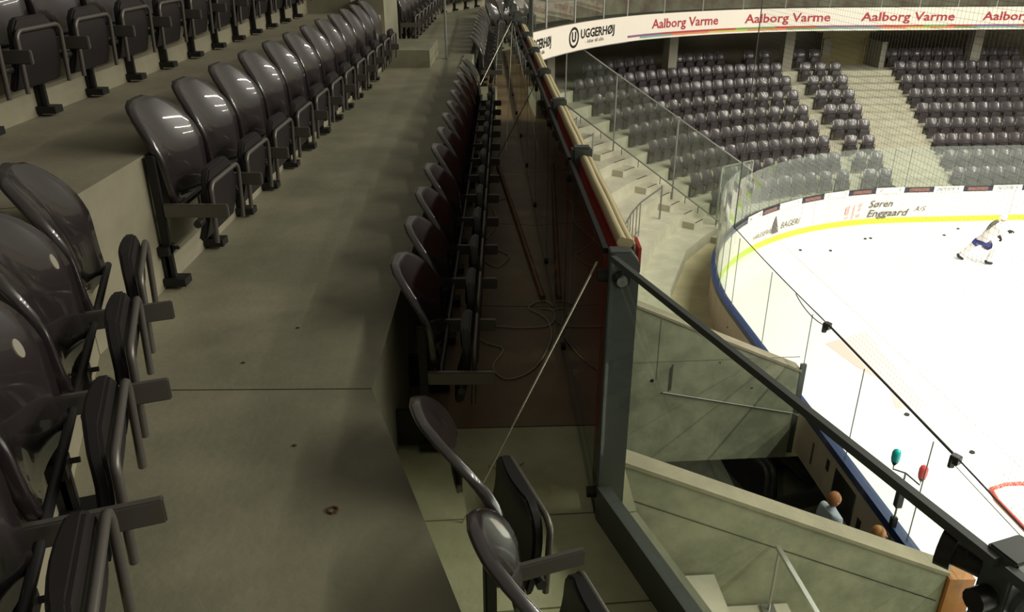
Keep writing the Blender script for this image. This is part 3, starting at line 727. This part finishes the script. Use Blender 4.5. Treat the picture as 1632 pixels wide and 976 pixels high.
# ---- seats of our own stand
def seg_seats(P, i, dists, z, lab, grp, from_end=False, disc=()):
    d = (P[i + 1] - P[i]).normalized(); n = Vector((d.y, -d.x, 0)); rz = math.atan2(n.y, n.x)
    for j, s in enumerate(dists):
        p = (P[i + 1] - d * s) if from_end else (P[i] + d * s)
        make_seat((p.x, p.y, z), rz, lab % ORD[j], grp, disc=j in disc)
dl = LEFT[1].y
seg_seats(LEFT, 0, [.25, .77, 1.29, 1.81, 2.33], ZW, 'glossy black tip-up seat in the angled left row, %s from its bend', 'seats of the angled left row', True, disc=(1, 2))
seg_seats(LEFT, 1, [3.56 - dl + .505 * i for i in range(12)], ZW, 'glossy black tip-up seat in the left row before the aisle, %s from the camera', 'seats of the left row before the aisle')
seg_seats(LEFT, 1, [11.35 - dl + .505 * i for i in range(10)], ZW, 'black tip-up seat in the left row beyond the aisle steps, %s from the aisle', 'seats of the left row beyond the aisle')
de = EDGE[1].y
EDN = [p + Vector((nd.y, -nd.x, 0)) * .14 for p in EDGE[:2]]
EDS = [p + Vector((.095, 0, 0)) for p in EDGE]
seg_seats(EDN, 0, [.53, 1.1, 1.66], ZL, 'black tip-up seat in the angled front row by the near glass, %s from the bend', 'seats of the angled front row', True)
seg_seats(EDS, 1, [3.15 - de + .5 * i for i in range(13)], ZL, 'black tip-up seat in the front row before the aisle, %s from the bend', 'seats of the front row before the aisle')
seg_seats(EDS, 1, [11.3 - de + .5 * i for i in range(10)], ZL, 'black tip-up seat in the front row beyond the aisle step, %s from the aisle', 'seats of the front row beyond the aisle')
seg_seats(EDGE, 2, [.45 + .5 * i for i in range(4)], ZL, 'black tip-up seat in the far turned front row, %s from the far bend', 'seats of the far turned front row')
seg_seats(LEFT, 2, [.45 + .5 * i for i in range(4)], ZW, 'black tip-up seat in the far turned second row, %s from the far bend', 'seats of the far turned second row')
du = UP2[1].y
seg_seats(UP2, 1, [4.4 - 3 * .52 - du + .52 * i for i in range(14)], ZU, 'dark tip-up seat in the upper row at the top left, %s from the bend', 'seats of the upper row')
seg_seats(UP2, 0, [.3, .82], ZU, 'dark tip-up seat in the angled upper row, %s from the bend', 'seats of the angled upper row', True)

# ---- glass barrier
bar = empty('glass_barrier', GLASS[1] + Vector((0, 0, ZL)), label='glass balustrade with dark steel posts along the front of the stand', cat='glass barrier')
def gpt(i, s):
    d = (G_NEAR[i + 1] - G_NEAR[i]).normalized(); return G_NEAR[i] + d * s, d
L0 = (G_NEAR[1] - G_NEAR[0]).length; L1 = (G_NEAR[2] - G_NEAR[1]).length; L2 = (G_NEAR[3] - G_NEAR[2]).length
posts = [gpt(0, L0 - 1.52 * i)[0:2] for i in range(3, 0, -1)] + [gpt(1, 1.2 * i) for i in range(12)] + [gpt(2, .05 + 1.2 * i) for i in range(2)]
ZT = ZL + 1.095
for i, (p, d) in enumerate(posts):
    n = Vector((d.y, -d.x, 0))
    if i == 3: d = Vector((0, 1, 0)); n = Vector((1, 0, 0))
    # post: box just outside the glass with a cut outer top corner
    u0, u1 = (-.012, .09) if i <= 3 else (0, .078)
    prof = [(u0, 6.95), (u1, 6.95), (u1, ZT - .035), (u1 - .03, ZT + .005), (u0, ZT + .005)]
    vs = []
    for t in (-.03, .03):
        for (u, z) in prof: vs.append(p + n * u + d * t + Vector((0, 0, z)))
    m_ = len(prof); mb = MB().add(vs, [tuple(range(m_)), tuple(range(m_, 2 * m_))[::-1]] + [(k, (k + 1) % m_, m_ + (k + 1) % m_, m_ + k) for k in range(m_)])
    po = mb.build('barrier_post', 'post_steel', bar, bevel=.004)
    if i > 3:
        mb = MB(); hp = [p + n * u + d * t for u, t in ((-.014, -.035), (.08, -.035), (.08, .035), (-.014, .035))]
        mb.prism([(q_.x, q_.y) for q_ in hp], ZT - .13, ZT + .06).build('post_head', 'post_steel', po, bevel=.012)
    for z in (ZT - .09, ZL + .1):
        c = p + n * .03 - d * .03 + Vector((0, 0, z))
        MB().tube([c, c - d * .012], [.03, .03], 20).build('clamp_disc', 'steel_black', po, smooth=True); MB().tube([c - d * .012, c - d * .03], .018, 14).build('clamp_bolt', 'galvanised', po, smooth=True)
        c = p + n * u0 + Vector((0, 0, z)); MB().tube([c, c - n * .035], .022, 12).build('clamp_knob', 'steel_black', po, smooth=True)
    if i:
        q0, d0 = posts[i - 1]; v = p - q0; dd = v.normalized(); nn = Vector((dd.y, -dd.x, 0)) * .006; a, b = q0 + dd * .03, p - dd * .02
        if i == 3: a = q0 + dd * .05; b = p - Vector((-.015, .035, 0))
        off_ = -nn * 3
        quad = lambda sgn: [a + off_ + nn * sgn + Vector((0, 0, ZL + .04)), b + off_ + nn * sgn + Vector((0, 0, ZL + .04)), b + off_ + nn * sgn + Vector((0, 0, ZT - .02)), a + off_ + nn * sgn + Vector((0, 0, ZT - .02))]
        MB().hexa(quad(-1), quad(1)).build('glass_pane', 'glass', bar)
        MB().bar((q0 if i <= 3 else a) + off_ + Vector((0, 0, ZT - .012)), b + off_ + Vector((0, 0, ZT - .012)), .018, .02).build('edge_strip', 'post_steel' if i <= 3 else 'steel_black', bar)
        if i <= 3: MB().bar(q0 + Vector((0, 0, ZL + .07)) + dd * .03, p + Vector((0, 0, ZL + .07)) - dd * .03, .05, .16).build('base_channel', 'post_steel', bar)
        else: MB().bar(q0 + Vector((0, 0, ZL + .015)), p + Vector((0, 0, ZL + .015)), .03, .03).build('base_channel', 'steel_black', bar)
# big swivel clamp on the nearest post
p, d = posts[2]; c = p + Vector((-.012, .05, ZT - .06))
o = MB().tube([c + Vector((.06, -.06, .0)), c, c + Vector((-.03, .03, 0))], [.028, .026, .026], 16); o.build('swivel_arm', 'steel_black', bar, smooth=True)
MB().tube([c + Vector((-.025, .022, 0)), c + Vector((-.045, .04, 0))], .036, 20).build('swivel_cap', 'steel_black', bar, smooth=True)
# tarpaulin banner hung on the outside of the barrier
tb = empty('barrier_banner', posts[4][0] + Vector((.12, 0, ZL + .2)), label='rolled cream and red tarpaulin banner hanging outside the glass barrier', cat='banner')
for bay in range(3, 9):
    a0_, b0_ = posts[bay][0], posts[bay + 1][0]; dd = (b0_ - a0_).normalized(); nn = Vector((dd.y, -dd.x, 0)); a0_ = a0_ + dd * (.05 if bay > 3 else .06); b0_ = b0_ - dd * .04
    up_ = lambda z: Vector((0, 0, z))
    def plate(u0, u1, z0, z1): return MB().hexa([a0_ + nn * u0 + up_(z0), b0_ + nn * u0 + up_(z0), b0_ + nn * u1 + up_(z0), a0_ + nn * u1 + up_(z0)], [a0_ + nn * u0 + up_(z1), b0_ + nn * u0 + up_(z1), b0_ + nn * u1 + up_(z1), a0_ + nn * u1 + up_(z1)])
    plate(.020, .024, ZL + .12, ZT + .005).build('inner_face', 'banner_red', tb)
    plate(.082, .088, ZL - .2, ZT + .0).build('outer_face', 'banner_cream', tb)
    MB().tube([a0_.lerp(b0_, k / 6) + nn * .041 + up_(ZT + .006 + .002 * math.sin(k * 2 + bay)) for k in range(7)], .019, 8).build('rolled_hem', 'banner_cream', tb, smooth=True)
    MB().tube([a0_.lerp(b0_, k / 6) + nn * .064 + up_(ZT + .002 + .003 * math.sin(k * 1.7 + bay)) for k in range(7)], .018, 8).build('rolled_hem', 'banner_cream', tb, smooth=True)
mb = MB(); mb.box(posts[3][0] + Vector((.095, .05, ZT - .1)), posts[3][0] + Vector((.105, .16, ZT - .01))); mb.build('corner_flap', 'banner_red', tb)

# stay wires
def wire(label, p0, p1, r=.004):
    o = MB().tube([p0, p1], r, 6).build('stay_wire', 'wire', base=p1); tag(o, label, 'cable', 'stay wires of the barrier posts')
t1 = posts[3][0] + Vector((-.05, 0, ZT - .04)); wire('taut pale wire from the nearest barrier post down to the front floor', t1, Vector((-.19, 2.42, ZL)))
t2 = posts[6][0] + Vector((-.03, 0, ZT - .05)); wire('taut wire from the fourth barrier post down to the front row seats', t2, Vector((-.26, 6.9, ZL)))
t3 = posts[10][0] + Vector((-.03, 0, ZT - .05)); wire('far taut wire from a barrier post down beside the aisle step', t3, Vector((-.42, 9.6, ZL + .35)))
wire('far slack wire from a barrier post down behind the front row', t3 + Vector((0, 0, -.03)), Vector((-.06, 8.2, ZL)))

# long wooden pole and cord on the front floor
o = MB().tube([(.19, 4.46, ZL + .02), (.03, 6.0, ZL + .022), (-.14, 7.6, ZL + .02)], .018, 8).build('wooden_pole', 'wood', base=(.0, 6, ZL), smooth=True)
tag(o, 'long thin wooden pole lying on the brown front floor', 'pole')
def rope(pts, r, label):
    # smooth by Catmull-Rom
    P = [Vector(p) for p in pts]; out = []
    for i in range(len(P) - 1):
        a, b, c, d = P[max(i - 1, 0)], P[i], P[i + 1], P[min(i + 2, len(P) - 1)]
        for k in range(6):
            t = k / 6; out.append(.5 * ((2 * b) + (c - a) * t + (2 * a - 5 * b + 4 * c - d) * t * t + (3 * b - a - 3 * c + d) * t ** 3))
    out.append(P[-1]); o = MB().tube(out, r, 6).build('cord', 'cord', base=P[0], smooth=True); tag(o, label, 'cord', 'cords on the front floor')
z = ZL + .006
rope([(.17, 4.35, z), (.25, 4.3, z), (.22, 4.12, z), (.05, 4.08, z), (-.13, 4.1, z), (-.22, 4.02, z), (-.15, 3.9, z), (-.05, 3.82, z), (-.1, 3.62, z), (-.02, 3.5, z), (.12, 3.62, z), (.22, 3.95, z), (.2, 4.2, z), (.1, 4.35, z), (.2, 4.45, z), (.28, 4.3, z)], .004, 'pale thin cord looped on the floor at the end of the wooden pole')
rope([(-.28, 7.1, z), (-.27, 6.3, z), (-.22, 5.6, z), (-.12, 5.35, z), (-.02, 5.2, z), (-.1, 5.0, z), (-.2, 5.15, z), (-.22, 5.4, z), (-.12, 5.9, z), (-.16, 6.4, z), (-.05, 6.55, z)], .004, 'pale thin cord trailing along the floor beside the front row seats')
rope([(-.1, 2.78, z), (-.02, 2.75, z), (.05, 2.8, z)], .004, 'short scrap of pale cord near the angled front seats')
# little marks on the walkway
for i, (x, y) in enumerate([(-.497, 1.76), (-.868, 2.89), (-.678, 2.07), (-1.0, 2.6)]):
    o = (MB().tube([(x + .014 * math.cos(k * .785), y + .014 * math.sin(k * .785), ZW + .003) for k in range(8)], .0035, 5, closed=True) if i == 0 else MB().ball((x, y, ZW + .003), .008, .005, .003, 8, 5)).build('floor_crumb', 'rust', base=(x, y, ZW)); tag(o, ['small rusty ring-like speck on the near walkway', 'dark crumb on the walkway beyond the joint', 'tiny crumb low on the near walkway', 'tiny crumb by the walkway joint'][i], 'crumb', 'crumbs on the walkway')

# ================================================================== PEOPLE
def skin(name, verts, edges, radii, m, parent, sub=2):
    me = bpy.data.meshes.new(name); me.from_pydata([Vector(v) for v in verts], edges, []); o = bpy.data.objects.new(name, me); col.objects.link(o)
    md = o.modifiers.new('skin', 'SKIN'); md.use_smooth_shade = True
    for i, r_ in enumerate(radii):
        sv = me.skin_vertices[0].data[i]; rr = r_ if isinstance(r_, tuple) else (r_, r_); sv.radius = rr; sv.use_root = i == 0
    sb = o.modifiers.new('sub', 'SUBSURF'); sb.levels = sub; sb.render_levels = sub
    dg = bpy.context.evaluated_depsgraph_get(); me2 = bpy.data.meshes.new_from_object(o.evaluated_get(dg)); bpy.data.objects.remove(o)
    me2.name = name; me2.materials.clear(); me2.materials.append(M[m])
    for p in me2.polygons: p.use_smooth = True
    ob = bpy.data.objects.new(name, me2); col.objects.link(ob); ob.parent = parent
    return ob
def hand(par, wrist, dirn, side, m):
    """palm and five bent fingers, grown from the wrist"""
    d = Vector(dirn).normalized(); s_ = Vector(side).normalized(); n = d.cross(s_).normalized(); w = Vector(wrist)
    vs = [w, w + d * .05, w + d * .09]; ed = [(0, 1), (1, 2)]; rd = [.025, (.036, .022), (.038, .02)]
    for k, (o_, l) in enumerate([(-.03, .06), (-.01, .07), (.01, .066), (.03, .052)]):
        b = len(vs); r0 = w + d * .09 + s_ * o_; vs += [r0, r0 + d * l * .6 + n * .008, r0 + d * l * .9 + n * .035]; ed += [(2, b), (b, b + 1), (b + 1, b + 2)]; rd += [.011, .0095, .008]
    b = len(vs); r0 = w + d * .04 + s_ * -.04; vs += [r0, r0 + d * .03 + s_ * -.02 + n * .01, r0 + d * .055 + s_ * -.022 + n * .025]; ed += [(1, b), (b, b + 1), (b + 1, b + 2)]; rd += [.013, .011, .009]
    return skin('hand', vs, ed, rd, m, par, 1)
def stander(loc, rz, label, shirt, hair, h=1.76):
    e = empty('person', loc, rz, label=label, cat='person'); k = h / 1.76
    V = lambda *p: Vector(p) * k
    # x forward, y left
    vs = [V(0, 0, .95), V(0, 0, 1.15), V(.0, 0, 1.35), V(0, 0, 1.47), V(.01, 0, 1.53),
          V(0, .17, 1.42), V(.0, .23, 1.14), V(.12, .21, .93), V(0, -.17, 1.42), V(.0, -.23, 1.14), V(.12, -.21, .93),
          V(0, .1, .88), V(.02, .1, .5), V(0, .1, .09), V(.14, .11, .04), V(0, -.1, .88), V(.02, -.1, .5), V(0, -.1, .09), V(.14, -.11, .04)]
    ed = [(0, 1), (1, 2), (2, 3), (3, 4), (2, 5), (5, 6), (6, 7), (2, 8), (8, 9), (9, 10), (0, 11), (11, 12), (12, 13), (13, 14), (0, 15), (15, 16), (16, 17), (17, 18)]
    rd = [(.15, .11), (.145, .1), (.16, .11), (.08, .07), (.055, .055), .075, .05, .034, .075, .05, .034, .095, .065, .045, .035, .095, .065, .045, .035]
    rd = [tuple(x * k for x in (r if isinstance(r, tuple) else (r, r))) for r in rd]
    b = skin('body', vs, ed, rd, shirt, e)
    b.data.materials.append(M['trousers'])
    for p in b.data.polygons:
        if p.center.z < .92 * k: p.material_index = 1
    # head with face
    mb = MB(); c = V(.02, 0, 1.64); mb.ball(c, .095 * k, .075 * k, .12 * k, 20, 14)
    for v in mb.v:
        if v.z < c.z - .03 * k: v.y = v.y * (1 - .25 * min(1, (c.z - v.z) / (.12 * k)))
    mb.ball(c + V(.098, 0, -.015), .018 * k, .014 * k, .022 * k, 8, 6)
    for s_ in (-1, 1): mb.ball(c + V(-.005, .077 * s_, -.01), .02 * k, .012 * k, .032 * k, 8, 6)
    hd = mb.build('head', 'skin', e, world=False, smooth=True)
    for s_ in (-1, 1): MB().ball(c + V(.083, .03 * s_, .01), .012 * k, .014 * k, .008 * k, 8, 6).build('eye', 'black_print', hd, world=False)
    MB().ball(c + V(.085, 0, -.06), .012 * k, .024 * k, .006 * k, 8, 6).build('mouth', 'red_print', hd, world=False)
    mb = MB(); mb.ball(c + V(-.018, 0, .022), .1 * k, .086 * k, .118 * k, 20, 14)
    mb.v = [v if not (v.x > c.x + .05 * k and v.z < c.z + .05 * k) else v + V(-.06, 0, .02) for v in mb.v]
    mb.build('hair', hair, hd, world=False, smooth=True)
    for s_ in (-1, 1): hand(e, V(.12, .21 * s_, .93), (.35, 0, -.9), (0, s_, 0), 'skin')
    return e
stander((4.6, 9.15, .2), R(15), 'person in a pale blue-grey shirt with auburn hair standing in the entrance', 'shirt_blue', 'hair_brown', 1.78)
stander((5.0, 8.55, .2), R(-20), 'person in a dark top with light brown hair beside the near entrance wall', 'shirt_dark', 'hair_blond', 1.68)

# skater, leaning forward towards +x (right in the photo)
sk = empty('person', (14.5, 22.85, 0), R(-10), label='ice hockey skater in white jersey and blue pants leaning forward on the ice', cat='person')
V = Vector
vs = [V((-.18, 0, .82)), V((-.02, 0, 1.05)), V((.14, 0, 1.28)), V((.22, 0, 1.4)), V((.27, 0, 1.47)),
      V((.14, .2, 1.28)), V((.22, .3, 1.04)), V((.42, .22, .9)), V((.16, -.2, 1.28)), V((.34, -.3, 1.1)), V((.5, -.24, 1.18)),
      V((-.22, .12, .76)), V((-.42, .16, .5)), V((-.7, .2, .2)), V((-.1, -.12, .72)), V((.22, -.14, .5)), V((.12, -.14, .14))]
ed = [(0, 1), (1, 2), (2, 3), (3, 4), (2, 5), (5, 6), (6, 7), (2, 8), (8, 9), (9, 10), (0, 11), (11, 12), (12, 13), (0, 14), (14, 15), (15, 16)]
rd = [(.19, .15), (.2, .16), (.22, .17), (.1, .09), .07, .11, .08, .06, .11, .08, .06, .14, .1, .065, .14, .105, .07]
skin('body', vs, ed, rd, 'jersey', sk)
pv = [V((-.2, 0, .8)), V((-.25, .13, .72)), V((-.4, .16, .53)), V((-.08, -.13, .72)), V((.17, -.14, .54))]
skin('hockey_pants', pv, [(0, 1), (1, 2), (0, 3), (3, 4)], [(.16, .14), .15, .13, .1, .07], 'pants_blue', sk)
c = V((.33, 0, 1.58)); hd = MB().ball(c, .1, .085, .12, 16, 12); hd.ball(c + V((.1, 0, -.02)), .018, .014, .02, 8, 6); hd = hd.build('head', 'skin', sk, world=False, smooth=True)
for s_ in (-1, 1): MB().ball(c + V((.085, .032 * s_, .0)), .012, .014, .009, 8, 6).build('eye', 'black_print', hd, world=False)
MB().ball(c + V((.085, 0, -.065)), .012, .026, .007, 8, 6).build('mouth', 'red_print', hd, world=False)
mb = MB(); mb.ball(c + V((-.015, 0, .05)), .135, .12, .11, 18, 12); mb.tube([c + V((.05, .1, -.05)), c + V((.1, .05, -.1)), c + V((.1, -.05, -.1)), c + V((.05, -.1, -.05))], .008, 6); mb.build('helmet', 'helmet_white', sk, world=False, smooth=True)
def glove(w, d):
    w, d = V(w), V(d).normalized(); s_ = V((0, 1, 0)); n = d.cross(s_).normalized()
    vs = [w - d * .08, w, w + d * .07]; e_ = [(0, 1), (1, 2)]; r_ = [.07, .065, (.06, .045)]
    for k, o_ in enumerate((-.045, -.015, .015, .045)):
        b = len(vs); r0 = w + d * .08 + s_ * o_; vs += [r0, r0 + d * .05 - n * .03, r0 + d * .03 - n * .08]; e_ += [(2, b), (b, b + 1), (b + 1, b + 2)]; r_ += [.022, .02, .017]
    b = len(vs); r0 = w + d * .03 + s_ * .06; vs += [r0, r0 + d * .04 + s_ * .02 - n * .03]; e_ += [(1, b), (b, b + 1)]; r_ += [.024, .019]
    skin('glove', vs, e_, r_, 'glove_black', sk, 1)
glove((.45, .21, .87), (.4, -.1, -.5)); glove((.53, -.24, 1.2), (.5, .1, .2))
for p, d in [((-.72, .2, .1), (.55, 0, -.3)), ((.12, -.14, .06), (.9, 0, -.05))]:
    p = V(p); d = V(d).normalized()
    skin('skate', [p - d * .06 + V((0, 0, .1)), p - d * .05, p + d * .1, p + d * .2], [(0, 1), (1, 2), (2, 3)], [.06, .06, .05, .038], 'glove_black', sk, 1)
    MB().bar(p - d * .1 - V((0, 0, .075)), p + d * .23 - V((0, 0, .075)), .008, .04).build('skate_blade', 'aluminium', sk, world=False)
skin('back_stripe', [V((-.13, -.02, 1.16)), V((-.02, -.02, 1.36)), V((.12, -.02, 1.47)), V((.2, -.02, 1.5))], [(0, 1), (1, 2), (2, 3)], [.05, .07, .08, .05], 'grey_print', sk, 1)
sk.scale = (.86, .86, .92)
